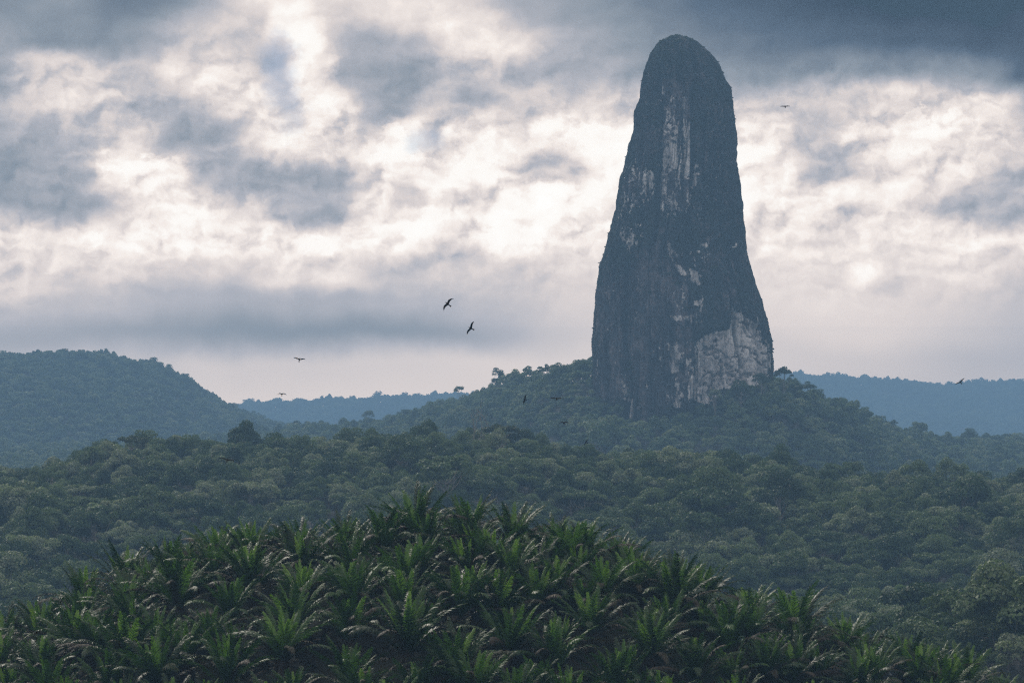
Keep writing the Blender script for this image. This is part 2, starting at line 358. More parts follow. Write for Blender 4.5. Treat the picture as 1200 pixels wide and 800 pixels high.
ground = obj('ground', mesh_np('ground', np.stack([GX, GY, GZ], -1).reshape(-1, 3), Qd, mats=[GM], smooth=True))
tag(ground, kind='structure')

# ------------------------------------------------------------------ haze: one even closed volume round everything
hx0, hx1, hy0, hy1, hz0, hz1 = -9550, 9550, -950, 9620, float(GZ.min()) - 1.5, 335.0
Vb = [(x, y, z) for x in (hx0, hx1) for y in (hy0, hy1) for z in (hz0, hz1)]
haze = obj('haze', mesh_np('haze', Vb, [(0, 1, 3, 2), (4, 6, 7, 5), (0, 4, 5, 1), (2, 3, 7, 6), (0, 2, 6, 4), (1, 5, 7, 3)]))
tag(haze, kind='stuff')
HM, b = new_mat('haze_air')
pv = b.n('ShaderNodeVolumePrincipled', {'Color': (*HAZE_COL, 1), 'Density': HAZE_DENSITY, 'Anisotropy': 0.0})
out = b.n('ShaderNodeOutputMaterial'); b.nt.links.new(pv.outputs[0], out.inputs['Volume'])
haze.data.materials.append(HM)
try: HM.cycles.volume_sampling = 'DISTANCE'
except Exception: pass
haze.display_type = 'WIRE'

# ------------------------------------------------------------------ the rock spire
SY = 1900.0
def sil(pts): 
    v = np.array([p[1] for p in pts], float); u = np.array([p[0] for p in pts], float)
    z = np.array([ray(600, q, SY)[2] for q in v]); x = np.array([ray(q, 400, SY)[0] for q in u])
    return z[::-1], x[::-1]
SL = sil([(796,42.4),(784,43.5),(772,50),(763.5,63),(758.5,77),(755,93),(753,116),(746,131),(743.5,155),(737.5,167),(734.5,191),(727.6,209),(725.5,227),(723,246),(716.5,266),(710,290),(704.7,309),(701.5,331),(699,356),(698,384),(696,406),(695.2,450),(692,500),(688,560)])
SR = sil([(796,42.4),(803.5,43.5),(817,49),(832,63.5),(842.5,75.5),(850,90.5),(856.6,104),(860.5,125),(862.6,155),(863,188),(865,212),(868,242),(871,269),(873,294),(879,316),(887,341),(893,359),(899,378),(902.5,397),(905,419),(906,440),(909,500),(913,560)])
ztop = SL[0][-1]; zbot = SL[0][0]
NT, NZ = 1100, 520
sgrid = np.linspace(0, 1, NZ)
zz = zbot + (ztop - zbot) * (1 - (1 - sgrid) ** 1.25)          # denser towards the top
zz[-1] = ztop
th = np.linspace(0, 2 * np.pi, NT, endpoint=False)
TH, ZZ = np.meshgrid(th, zz)
Lx = np.interp(ZZ, *SL); Rx = np.interp(ZZ, *SR)
CX = (Lx + Rx) / 2; A = (Rx - Lx) / 2; B = A * 0.86 + 3 * np.clip(A / 20, 0, 1)
ct, st = np.cos(TH), np.sin(TH)
e_ = 0.86
X0 = np.sign(ct) * np.abs(ct) ** e_; Y0 = np.sign(st) * np.abs(st) ** e_
s_ = np.clip(A / 30, 0.0, 1)
# buttresses and vertical runnels: noise in (direction, stretched height)
rx_, ry_ = X0 * 5.0, Y0 * 5.0
d = 3.8 * fbm(rx_ * .8, ry_ * .8, ZZ / 120, 3, 41) + 2.8 * fbm(rx_ * 2.6, ry_ * 2.6, ZZ / 55, 3, 43)
run = np.abs(fbm(rx_ * 1.7, ry_ * 1.7, ZZ / 110, 3, 47)); d -= 3.6 * np.exp(-(run / 0.06) ** 2) * sstep(-.3, .3, fbm(rx_, ry_, ZZ / 80, 2, 48))
d += 1.9 * fbm(rx_ * 5, ry_ * 5, ZZ / 15, 5, 53) + 0.7 * fbm(X0 * A / 3, Y0 * B / 3, ZZ / 3, 2, 57)
# ledges
zw = ZZ + 14 * fbm(rx_, ry_, ZZ / 40, 3, 60)
d += 1.5 * fbm(rx_ * 1.6, ry_ * 1.6, zw / 13, 4, 59) * sstep(-0.2, 0.4, fbm(rx_ * .7, ry_ * .7, ZZ / 60, 2, 61))
PX = CX + X0 * A; PY = SY + Y0 * B
UU, VV = proj(PX, PY, ZZ)
front_ = (Y0 < 0)
def groove(u0, wd, v0, v1, depth):
    c = np.interp(VV, *zip(*sorted([(v, u) for u, v in u0])))
    return depth * np.exp(-((UU - c) / wd) ** 2) * sstep(v0, v0 + 30, VV) * (1 - sstep(v1 - 30, v1, VV)) * front_
d -= groove([(773, 60), (772, 150), (770, 230), (766, 290)], 3.0, 70, 300, 6.0)
d -= groove([(812, 90), (811, 160), (814, 240)], 2.5, 90, 235, 4.0)
d -= groove([(734, 290), (731, 340), (729, 400), (732, 470)], 3.0, 290, 500, 7.0)
d -= groove([(818, 380), (817, 430), (820, 470)], 2.0, 385, 480, 3.0)
d -= groove([(762, 60), (756, 150), (745, 200)], 2.0, 90, 250, 3.0)
side = np.clip(np.abs(X0), 0, 1)
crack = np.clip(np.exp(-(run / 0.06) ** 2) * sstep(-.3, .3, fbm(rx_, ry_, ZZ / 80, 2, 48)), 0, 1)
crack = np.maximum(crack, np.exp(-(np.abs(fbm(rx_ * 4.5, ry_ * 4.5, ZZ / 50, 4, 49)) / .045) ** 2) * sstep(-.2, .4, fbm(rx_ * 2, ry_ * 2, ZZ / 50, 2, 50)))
d = d - .8 * crack - 1.0
d = d * s_ * (1 - 0.35 * sstep(0.8, 1.0, side))
# masks in terms of position on the face
def poly_mask(P, soft=4.0):
    P = np.array(P, float); inside = np.zeros(UU.shape, bool); dist = np.full(UU.shape, 1e9)
    for i in range(len(P)):
        (x1, y1), (x2, y2) = P[i], P[(i + 1) % len(P)]
        cond = ((y1 > VV) != (y2 > VV)) & (UU < (x2 - x1) * (VV - y1) / ((y2 - y1) if y2 != y1 else 1e-9) + x1)
        inside ^= cond
        t = np.clip(((UU - x1) * (x2 - x1) + (VV - y1) * (y2 - y1)) / ((x2 - x1) ** 2 + (y2 - y1) ** 2 + 1e-9), 0, 1)
        dist = np.minimum(dist, np.hypot(UU - x1 - t * (x2 - x1), VV - y1 - t * (y2 - y1)))
    sd_ = np.where(inside, dist, -dist)
    return np.clip(0.5 + sd_ / (2 * soft), 0, 1) * front_
wall = [(859,357),(866,360),(877,371),(890,383),(901,397),(909,425),(905,447),(880,452),(862,454),(845,458),(834,470),(826,476),(818,470),(816,437),(818,403),(824,393),(837,388),(852,388),(860,382),(861,372)]
bare = poly_mask(wall, 4.0)
fr = np.abs(fbm(UU / 16 + VV / 40, VV / 16 - UU / 40, oct=4, seed=91)); d -= (2.0 + 3.5 * np.exp(-(fr / .07) ** 2)) * poly_mask(wall, 5.0)
PX = CX + X0 * (A + d); PY = SY + Y0 * (B + d)
def add(b_, P, s=1.5, a=1.0): return np.maximum(b_, a * poly_mask(P, s))
for P, a in [([(783,402),(789,405),(797,402),(797,436),(784,437)], .9), ([(802,418),(808,420),(807,432),(802,432)], .9), ([(806,440),(818,436),(818,470),(806,466)], .9),
          ([(790,448),(796,450),(797,476),(790,476)], .85), ([(808,314),(818,320),(821,332),(815,334),(811,325)], .95), ([(788,308),(797,309),(808,320),(803,323),(792,315)], .85),
          ([(812,352),(823,350),(823,359),(813,358)], .95), ([(786,369),(798,370),(815,368),(811,379),(804,375),(790,376)], .9), ([(780,282),(786,285),(797,298),(796,306),(789,298),(784,300)], .7),
          ([(818,283),(832,285),(830,289),(819,288)], .7), ([(858,291),(864,283),(868,285),(862,292)], .85), ([(730,464),(744,466),(743,490),(732,490)], .95),
          ([(776,172),(794,168),(795,196),(786,204),(780,230),(774,232)], .72), ([(800,145),(811,140),(811,200),(803,214),(798,190)], .70), ([(786,138),(797,140),(795,168),(787,166)], .62),
          ([(774,100),(780,98),(778,140),(774,150)], .55), ([(745,195),(751,190),(752,222),(747,228)], .7), ([(752,208),(766,202),(762,224),(750,232)], .62), ([(729,220),(735,218),(735,244),(730,242)], .7),
          ([(812,190),(822,188),(820,214),(812,222)], .55), ([(722,262),(732,258),(746,270),(747,288),(738,292),(724,280)], .45), ([(798,226),(812,224),(812,250),(802,252)], .5),
          ([(696,400),(700,400),(700,450),(696,450)], .4), ([(720,400),(724,398),(723,414),(720,414)], .6), ([(722,440),(727,436),(731,470),(724,470)], .6), ([(760,410),(766,410),(765,416),(760,416)], .6)]:
    bare = add(bare, P, 3.2, a)
for P, a in [([(772,92),(812,92),(812,240),(800,262),(770,250)], .42), ([(742,180),(770,170),(768,240),(724,262),(727,215)], .36), ([(812,120),(856,140),(862,250),(812,262)], .20),
             ([(697,330),(816,300),(818,470),(696,470)], .17), ([(780,270),(830,290),(830,384),(780,384)], .24), ([(722,256),(752,262),(748,294),(722,284)], .40), ([(780,395),(818,395),(818,472),(780,476)], .42), ([(862,350),(905,420),(905,400),(880,345)], .3)]:
    bare = add(bare, P, 9.0, a)
rock_ = np.maximum.reduce([0.34 * front_ + 0 * UU, 0.9 * poly_mask([(697,338),(731,322),(731,470),(694,470)], 8), 0.85 * poly_mask([(736,292),(790,272),(812,330),(818,400),(816,470),(733,480),(734,380)], 12),
                     0.75 * poly_mask([(774,92),(811,92),(812,235),(800,255),(772,245)], 7), 0.5 * poly_mask([(742,150),(770,140),(770,235),(722,262)], 8), .35 * poly_mask([(812,300),(880,330),(890,380),(830,390)], 20), .3*poly_mask([(812,100),(850,120),(858,240),(815,250)], 20)])
ring = idx = np.arange(NT * NZ).reshape(NZ, NT)
nx_ = np.roll(idx, -1, axis=1)
Qs_ = np.stack([idx[:-1], nx_[:-1], nx_[1:], idx[1:]], -1).reshape(-1, 4)
SV = np.stack([PX, PY, ZZ + 0.8 * fbm(X0 * 6, Y0 * 6, ZZ / 4, 3, 71) * s_], -1).reshape(-1, 3)
RM, b = new_mat('spire_rock')
pos = b.n('ShaderNodeNewGeometry').outputs['Position']
aB = b.n('ShaderNodeAttribute', attribute_name='bare').outputs['Fac']; aR = b.n('ShaderNodeAttribute', attribute_name='rock').outputs['Fac']
wp = b.vm('ADD', pos, b.scale(b.noise(pos, .05, 4, .6, color=True), 14.0)); st_v = b.vm('MULTIPLY', wp, (1, 1, .22)); 
nstreak = b.noise(st_v, 0.17, 7, .66); nstreak2 = b.noise(b.vm('MULTIPLY', wp, (1, 1, .4)), 0.28, 7, .65); nfine = b.noise(pos, 0.45, 8, .68); nblob = b.noise(pos, 0.06, 5, .6)
veg = b.ramp(nfine, [(0.35, (0.004, 0.007, 0.005)), (0.5, (0.012, 0.020, 0.012)), (0.66, (0.034, 0.048, 0.028))])
rk = b.ramp(nstreak2, [(0.34, (0.024, 0.024, 0.028)), (0.48, (0.085, 0.076, 0.082)), (0.62, (0.20, 0.175, 0.18))])
wt = b.ramp(b.m('ADD', b.m('MULTIPLY', nstreak, .6), b.m('MULTIPLY', nfine, .4)), [(0.30, (0.10, 0.10, 0.105)), (0.38, (0.36, 0.34, 0.34)), (0.46, (0.68, 0.65, 0.64)), (0.60, (0.80, 0.78, 0.76))])
fR = b.mr(b.m('ADD', aR, b.m('MULTIPLY', b.m('SUBTRACT', b.m('ADD', nfine, b.m('MULTIPLY', nblob, .6)), .8), 2.2)), .35, .62)
fB = b.mr(b.m('ADD', b.m('MULTIPLY', aB, 1.03), b.m('MULTIPLY', b.m('SUBTRACT', b.m('ADD', b.m('MULTIPLY', nstreak, .55), b.m('MULTIPLY', nfine, .45)), .5), 3.9)), .50, .66)
crk = b.noise(b.n('ShaderNodeMapping', {'Vector': pos, 'Rotation': (0, 0.6, 0), 'Scale': (.10, .10, .028)}).outputs[0], 1.0, 7, .65, 1.2)
ck = b.mr(b.m('ABSOLUTE', b.m('SUBTRACT', crk, .5)), .004, .045)
stain = b.mr(b.noise(b.vm('MULTIPLY', pos, (.11, .11, .02)), 1.0, 5, .6), .42, .56)
wt = b.mix(b.m('ADD', b.m('MULTIPLY', ck, .55), .45), (0.03, 0.032, 0.035), wt); wt = b.mix(b.m('ADD', b.m('MULTIPLY', stain, .4), .6), (.10, .10, .105), wt)
wet = b.mr(b.noise(b.vm('MULTIPLY', wp, (.09, .09, .012)), 1.0, 6, .6), .44, .56)
rk = b.mix(b.m('ADD', b.m('MULTIPLY', wet, .7), .3), (.012, .013, .016), rk)
spk = b.m('MULTIPLY', b.mr(nfine, .66, .74), b.mr(nstreak, .5, .6))
c = b.mix(fR, veg, rk); c = b.mix(b.m('MULTIPLY', spk, .6), c, (.22, .20, .20)); c = b.mix(fB, c, wt); c = b.mix(b.m('MULTIPLY', b.n('ShaderNodeAttribute', attribute_name='crack').outputs['Fac'], .85), c, (.006, .009, .009))  # crevice shade painted as near-black colour along the crack mask
bp = b.n('ShaderNodeBump', {'Height': b.m('ADD', nstreak2, nfine), 'Distance': 2.0, 'Strength': 0.9})
p = b.n('ShaderNodeBsdfPrincipled', {'Base Color': c, 'Roughness': 0.85, 'Specular IOR Level': 0.2, 'Normal': bp.outputs[0]})
b.n('ShaderNodeOutputMaterial', {0: p.outputs[0]})
spire = tag(obj('rock_spire', None, loc=(0, 0, 0)), 'towering dark rock spire with a pale bare wall at its lower right', 'rock spire')
cxs, cys = float((SL[1][0] + SR[1][0]) / 2), SY
spire.location = (cxs, cys, zbot)
orig = np.array([cxs, cys, zbot])
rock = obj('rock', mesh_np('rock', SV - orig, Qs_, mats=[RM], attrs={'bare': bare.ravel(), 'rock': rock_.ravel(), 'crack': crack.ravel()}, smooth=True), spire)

# ------------------------------------------------------------------ leaf-clump crowns
class MB:
    def __init__(s): s.V = []; s.Q = []; s.A = []; s.n = 0
    def add(s, V, Q, a):
        V = np.asarray(V, float).reshape(-1, 3); s.V.append(V); s.Q.append(np.asarray(Q, int).reshape(-1, 4) + s.n); s.n += len(V)
        s.A.append(np.full(len(V), a) if np.ndim(a) == 0 else a)
    def quads(s, P4, a):                                    # (n,4,3)
        n = len(P4); s.add(P4.reshape(-1, 3), np.arange(4 * n).reshape(n, 4), np.repeat(a, 4) if np.ndim(a) else a)
    def tube(s, pts, rads, k=7, a=0.5):
        pts = [Vector(p) for p in pts]; rings = []
        for i, p in enumerate(pts):
            t = (pts[min(i + 1, len(pts) - 1)] - pts[max(i - 1, 0)]).normalized()
            x = t.cross(Vector((0.3, 1, 0.1))).normalized(); y = t.cross(x)
            rings.append([p + (x * math.cos(2 * math.pi * j / k) + y * math.sin(2 * math.pi * j / k)) * rads[i] for j in range(k)])
        V = [v for r in rings for v in r]
        Q = [(i * k + j, i * k + (j + 1) % k, (i + 1) * k + (j + 1) % k, (i + 1) * k + j) for i in range(len(pts) - 1) for j in range(k)]
        s.add(V, Q, a)
    def mesh(s, name, mats, smooth=False):
        return mesh_np(name, np.concatenate(s.V), np.concatenate(s.Q), mats=mats, attrs={'tint': np.concatenate(s.A)}, smooth=smooth)
def unit(v): return v / (np.linalg.norm(v, axis=-1, keepdims=True) + 1e-9)
def crown_mesh(name, r, seed, R=1.0, H=0.7, lobes=20, lobe_r=0.32, leaves=3500, leaf=0.085, mats=(), open_=0.0, form='dome'):
    """A crown in unit radius: lobes spread over a dome, each a shell of small leaf sprays."""
    r = np.random.default_rng(seed); mb = MB()
    L = []
    for i in range(lobes):
        a = r.uniform(0, 2 * np.pi) if form != 'ring' else i / lobes * 2 * np.pi
        if form == 'column':
            hgt = r.uniform(0, 1); rad = 0.5 * math.sqrt(1 - abs(hgt - .5) * 1.1) * r.uniform(.5, 1)
            L.append((rad * math.cos(a), rad * math.sin(a), hgt * 2.0 * H - .1, lobe_r * r.uniform(.7, 1.2)))
        elif form == 'flat':
            rad = 0.78 * math.sqrt(r.uniform(0.02, 1))
            L.append((rad * math.cos(a), rad * math.sin(a), H * (1 - .35 * rad ** 2) + r.uniform(-.12, .06), lobe_r * r.uniform(.7, 1.2)))
        else:
            q = math.sqrt(r.uniform(0.0, 1)); rad = 0.80 * q * r.uniform(.8, 1.12)
            z = H * math.sqrt(max(0, 1 - (q * .93) ** 2)) + r.uniform(-.26, .15)
            L.append((rad * math.cos(a), rad * math.sin(a), z, lobe_r * r.uniform(.65, 1.25)))
    per = leaves // lobes
    for (cx, cy_, cz, lr) in L:
        n = int(per * (lr / lobe_r) ** 2 * 0.9) + 10
        d = unit(r.normal(size=(n, 3))); d[:, 2] = np.where(d[:, 2] < -0.25, -d[:, 2], d[:, 2])
        lump = 1 + 0.22 * np.sin(d[:, 0] * 7 + cx * 40) * np.sin(d[:, 1] * 8 + cy_ * 30) * np.sin(d[:, 2] * 6 + 1)
        rad = lr * lump * (1 - 0.35 * r.uniform(0, 1, n) ** 2) 
        P = np.stack([cx + d[:, 0] * rad, cy_ + d[:, 1] * rad, cz + d[:, 2] * rad * .8], -1)
        nn = unit(d + r.normal(size=(n, 3)) * 0.55)
        t1 = unit(np.cross(nn, r.normal(size=(n, 3)))); t2 = np.cross(nn, t1)
        s1 = leaf * r.uniform(.6, 1.3, n)[:, None] * .5; s2 = s1 * r.uniform(.5, .9, n)[:, None]
        q4 = np.stack([P - t1 * s1, P - t2 * s2 + nn * s1 * .15, P + t1 * s1, P + t2 * s2 + nn * s1 * .15], 1)
        tint = np.clip(r.uniform(.15, .85) + r.normal(0, .14, n), 0, 1)
        mb.quads(q4, tint)
    return mb.mesh(name, mats), L
def trunk_mesh(name, L, seed, h=1.4, rad=0.045, mats=()):
    """Tapered trunk from -h up into the crown, with a limb towards many of the lobes (unit crown radius)."""
    r = np.random.default_rng(seed); mb = MB()
    bend = r.uniform(-.06, .06, 2)
    pts = [(bend[0] * t * t, bend[1] * t * t, -h + t * (h + .35)) for t in np.linspace(0, 1, 7)]
    mb.tube(pts, [rad * (1.5 if i == 0 else 1 - .1 * i) for i in range(7)], 8)
    for k, (x, y, z, lr) in enumerate(L):
        if k % 2 and len(L) > 8: continue
        s = np.array(pts[3 + (k % 3)]) ; e = np.array([x, y, z]) * .95
        m = s * .5 + e * .5 + np.array([x, y, 0]) * .12 + np.array([0, 0, -.05])
        mb.tube([s, s * .6 + m * .4, m, e], [rad * .55, rad * .42, rad * .3, rad * .12], 6)
    return mb.mesh(name, mats, True)
VAR = []
for k, (H, lb, lr, form) in enumerate([(.62, 22, .30, 'dome'), (.50, 26, .25, 'dome'), (.80, 22, .32, 'dome'), (.42, 18, .27, 'flat'), (.70, 30, .23, 'dome'), (.60, 14, .36, 'dome'), (.9, 20, .30, 'dome'), (.36, 24, .22, 'flat')]):
    m, L = crown_mesh('crown', None, 100 + k, H=H, lobes=lb, lobe_r=lr, leaves=4600, leaf=.082, mats=[FOREST], form=form)
    t = trunk_mesh('trunk', L, 200 + k, mats=[BARK])
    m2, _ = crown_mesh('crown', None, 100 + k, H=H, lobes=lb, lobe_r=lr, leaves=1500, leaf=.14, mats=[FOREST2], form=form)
    VAR.append((m, t, m2))

# ------------------------------------------------------------------ scatter the forest
def grid_pts(y0, y1, step, marg, seed):
    r = np.random.default_rng(seed); out = []
    ys = np.arange(y0, y1, step)
    for y in ys:
        half = (600 / F) * y + marg
        xs = np.arange(-half, half, step)
        out.append(np.stack([xs + r.uniform(-.48, .48, len(xs)) * step, y + r.uniform(-.48, .48, len(xs)) * step], -1))
    return np.concatenate(out)
def scatter(y0, y1, step, marg, seed, smin, smax, emerg=1330):
    P = grid_pts(y0, y1, step, marg, seed); r = np.random.default_rng(seed + 1)
    S = smin + (smax - smin) * r.beta(1.6, 2.6, len(P)) 
    patch = fbm(P[:, 0] / 60, P[:, 1] / 60, oct=3, seed=seed + 5)
    S *= 1 + .22 * patch
    S = np.where((r.uniform(0, 1, len(P)) < np.where(P[:, 1] > 1330, .04, .06)) & ((P[:, 1] > emerg) | (P[:, 1] < 1020)), S * np.where(P[:, 1] > 1330, r.uniform(1.1, 1.3, len(P)), r.uniform(1.2, 1.6, len(P))), S)
    keep = r.uniform(0, 1, len(P)) < 0.93
    P, S = P[keep], S[keep]
    Z = height(P[:, 0], P[:, 1])
    return P[:, 0], P[:, 1], Z, S, r.integers(0, len(VAR), len(P)), r.uniform(0, 6.283, len(P))
def in_spire(x, y, m=-4):
    rr = np.interp(np.full_like(x, 10.), *SR) - np.interp(np.full_like(x, 10.), *SL)
    cx = (np.interp(10., *SR) + np.interp(10., *SL)) / 2
    return ((x - cx) / (rr / 2 + m)) ** 2 + ((y - SY) / (rr / 2 * .86 + 3 + m)) ** 2 < 1
palm_v = lambda u: np.interp(u, [p[0] for p in HILL_TOP], [p[1] for p in HILL_TOP])
x, y, z, S, K, RT = scatter(540, 1330, 7.6, 40, 11, 3.5, 8.8)
lift = S * 1.25                                          # crown base above the ground: trunk length
top_u, top_v = proj(x, y, z + lift + S * .6)
palm_zone = (y < 760) & (np.abs(x - 125) > 70)
vis = (top_v < palm_v(top_u) + 14) & (top_u > -10) & (top_u < 1210) & (top_v < 815)
keep = ~((y < 700) & ~vis)
x, y, z, S, K, RT, lift, top_u, top_v, vis = [a[keep] for a in (x, y, z, S, K, RT, lift, top_u, top_v, vis)]

# individually built trees: those that show largest
app = np.where(vis & (top_v < palm_v(top_u) - 2), S / y, -1)
app = np.where(y < 1100, app, -1)
order = np.argsort(-app)
N_IND = 270
sel = order[:N_IND]; rest = np.ones(len(x), bool); rest[sel] = False
def copy_thing(root):
    r = root.copy(); LINK(r)
    for ch in root.children:
        c = ch.copy(); LINK(c); c.parent = r
    return r
protos = {}
SHAPES = ['round-headed', 'low broad-crowned', 'tall domed', 'flat-topped', 'many-clumped', 'heavy-lobed', 'high-crowned', 'thin flat-crowned']
def pct(u, v): return f'{round(u / 12 * 2) / 2:g}% across and {round(v / 8 * 2) / 2:g}% down the photo'
used_lab = set()
def place_tree(k, px, py, pz, s, rt, label, group, cat='tree', sz=1.0):
    if k not in protos:
        t = obj('forest_tree', None); obj('crown', VAR[k][0], t); obj('trunk', VAR[k][1], t); protos[k] = t
    else: t = copy_thing(protos[k])
    t.location = (px, py, pz); t.rotation_euler = (0, 0, rt); t.scale = (s, s, s * sz)
    tag(t, label, cat, group); return t
bpy.context.view_layer.update()
for i in sel:
    lab = f'{SHAPES[K[i]]} forest tree at {pct(top_u[i], top_v[i] + F * S[i] * .4 / y[i])}'
    if lab in used_lab: lab = f'{SHAPES[K[i]]} forest tree at {top_u[i] / 12:.1f}% across and {(top_v[i] + F * S[i] * .4 / y[i]) / 8:.1f}% down the photo'
    used_lab.add(lab)
    # the thing's base is at the ground: crown meshes hang at trunk height above it
    t = place_tree(int(K[i]), x[i], y[i], z[i] + S[i] * 1.3, S[i], RT[i], lab, 'forest trees on the slope beyond the palms')

def forest_object(name, label, X, Y, Z, S, K, RT, lod, trunks):
    V = np.stack([X, Y, Z + S * (1.3 if lod == 0 else 0.9 if trunks else 0.55)], -1)
    me = bpy.data.meshes.new(name); me.vertices.add(len(V)); me.vertices.foreach_set('co', V.astype(np.float32).ravel())
    for nme, a, ty in (('size', S, 'FLOAT'), ('turn', RT, 'FLOAT'), ('kind_no', K, 'INT')):
        at = me.attributes.new(nme, ty, 'POINT'); at.data.foreach_set('value', np.asarray(a, np.float32 if ty == 'FLOAT' else np.int32))
    o = obj(name, me); tag(o, label, 'forest', kind='stuff')
    instancer(o, lod, trunks); return o
def instancer(o, lod, trunks, mat=None):
    ng = bpy.data.node_groups.new('scatter', 'GeometryNodeTree')
    ng.interface.new_socket('Geometry', in_out='INPUT', socket_type='NodeSocketGeometry')
    ng.interface.new_socket('Geometry', in_out='OUTPUT', socket_type='NodeSocketGeometry')
    g = NB(ng); gi = g.n('NodeGroupInput'); go = g.n('NodeGroupOutput'); jn = g.n('GeometryNodeJoinGeometry')
    def na(nm, ty):
        return g.n('GeometryNodeInputNamedAttribute', {0: nm}, data_type=ty)
    size = na('size', 'FLOAT').outputs[0]; turn = na('turn', 'FLOAT').outputs[0]; kn = na('kind_no', 'INT')
    kno = [s for s in kn.outputs if s.enabled][0]
    size = [s for s in size.node.outputs if s.enabled][0]
    rot = g.n('ShaderNodeCombineXYZ', {2: turn}).outputs[0]
    cs = g.n('ShaderNodeCombineXYZ', {0: size, 1: g.m('MULTIPLY', size, g.m('ADD', .82, g.m('MULTIPLY', g.m('FRACT', g.m('MULTIPLY', turn, 7.3)), .36))), 2: g.m('MULTIPLY', size, g.m('ADD', .75, g.m('MULTIPLY', g.m('FRACT', g.m('MULTIPLY', turn, 13.7)), .65)))}).outputs[0]
    for k in range(len(VAR)):
        cmp_ = g.n('FunctionNodeCompare', data_type='INT', operation='EQUAL')
        ia = [s for s in cmp_.inputs if s.enabled]
        ng.links.new(kno, ia[0]); ia[1].default_value = k
        for part in ((LOD[lod][k],) + ((protos[k].children[[c.name.split('.')[0] for c in protos[k].children].index('trunk')],) if trunks else ())):
            oi = g.n('GeometryNodeObjectInfo', transform_space='ORIGINAL'); oi.inputs['Object'].default_value = part; oi.inputs['As Instance'].default_value = True
            ip = g.n('GeometryNodeInstanceOnPoints', {'Points': gi.outputs[0], 'Selection': cmp_.outputs[0], 'Instance': oi.outputs['Geometry'], 'Rotation': rot, 'Scale': cs})
            ng.links.new(ip.outputs[0], jn.inputs[0])
    last = jn.outputs[0]
    if mat:
        smn = g.n('GeometryNodeSetMaterial', {'Geometry': last}); smn.inputs['Material'].default_value = mat; last = smn.outputs[0]
    ng.links.new(last, go.inputs[0])
    md = o.modifiers.new('scatter', 'NODES'); md.node_group = ng
for k in range(len(VAR)):
    if k not in protos: raise RuntimeError('variant %d missing' % k)
# second level of detail lives on small understorey trees that stand on the spire ridge
LOD = {0: [[c for c in protos[k].children if c.name.startswith('crown')][0] for k in range(len(VAR))]}

# ridge forests
def far_set(y0, y1, step, marg, seed, smin, smax, cond):
    a = list(scatter(y0, y1, step, marg, seed, smin, smax)); k = cond(a[0], a[1], a[2]) & ~in_spire(a[0], a[1]); return [q[k] for q in a]
lft_left = lambda x, y: (x / y * F + 600)
sp = far_set(1330, 2960, 8.4, 50, 23, 3.4, 8.8, lambda X, Y, Z: Y < np.interp(lft_left(X, Y), SPY_U, SPY_Y) + 70)
lh = far_set(2900, 3920, 10.5, 60, 29, 4.2, 10.5, lambda X, Y, Z: lft_left(X, Y) < 560)
f1 = far_set(6500, 8150, 19, 60, 37, 8, 17, lambda X, Y, Z: (lft_left(X, Y) > 200) & (lft_left(X, Y) < 740))
f2 = far_set(5000, 8950, 21, 60, 39, 9, 19, lambda X, Y, Z: lft_left(X, Y) > 860)

# distant-tree crowns: first tree of each kind standing on the spire ridge is an object of its own
far_pro = []
dd = (lft_left(sp[0], sp[1]) > 480) & (lft_left(sp[0], sp[1]) < 660) & (sp[1] > 1900)
for k in range(len(VAR)):
    i = np.where(dd & (sp[4] == k))[0][0]
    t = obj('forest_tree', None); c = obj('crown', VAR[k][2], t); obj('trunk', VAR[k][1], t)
    t.location = (sp[0][i], sp[1][i], sp[2][i] + sp[3][i] * 1.0); t.scale = (sp[3][i],) * 3; t.rotation_euler = (0, 0, sp[5][i])
    uu, vv = proj(sp[0][i], sp[1][i], sp[2][i] + sp[3][i] * 1.6)
    tag(t, f'hazy {SHAPES[k]} tree on spire ridge, {pct(uu, vv)}', 'tree', 'distant trees on the spire ridge')
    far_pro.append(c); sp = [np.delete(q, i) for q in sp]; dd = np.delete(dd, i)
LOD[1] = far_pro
forest_object('rainforest', 'dense mixed rainforest canopy covering the long middle ridge behind the palms', x[rest], y[rest], z[rest], S[rest], K[rest], RT[rest], 0, True)
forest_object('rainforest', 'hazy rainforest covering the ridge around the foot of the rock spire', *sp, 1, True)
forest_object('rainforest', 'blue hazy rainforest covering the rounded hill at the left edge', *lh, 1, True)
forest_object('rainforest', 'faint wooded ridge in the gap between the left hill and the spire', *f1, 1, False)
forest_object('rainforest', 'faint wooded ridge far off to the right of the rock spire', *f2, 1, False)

# ------------------------------------------------------------------ shrubs clinging to the spire
vz = SV.reshape(NZ, NT, 3)
r = np.random.default_rng(77)
cand = r.integers(0, NT * NZ, 26000)
ii, jj = cand // NT, cand % NT
dens = (1 - 0.88 * rock_[ii, jj]) * (1 - bare[ii, jj]) 
ledge = fbm(X0[ii, jj] * 7, Y0[ii, jj] * 7, ZZ[ii, jj] / 17, 4, 83)
ok = (r.uniform(0, 1, len(cand)) < dens * np.clip(.05 + 1.6 * ledge, 0.01, 1)) & (ZZ[ii, jj] > 0) & (Y0[ii, jj] < 0.75) & (bare[ii, jj] < .3)
cand = cand[ok]; ii, jj = ii[ok], jj[ok]
P = SV[cand]; s = 0.5 + 3.4 * r.beta(1.0, 4.6, len(P))
s *= np.where(VV[ii, jj] > 240, 1.1, .85) * np.where(np.abs(X0[ii, jj]) > .8, .6, 1)
P2 = P - orig; 
me = bpy.data.meshes.new('vegetation'); me.vertices.add(len(P2)); 
P2 = P2 - np.stack([0 * s, 0 * s, s * .35], -1)
me.vertices.foreach_set('co', P2.astype(np.float32).ravel())
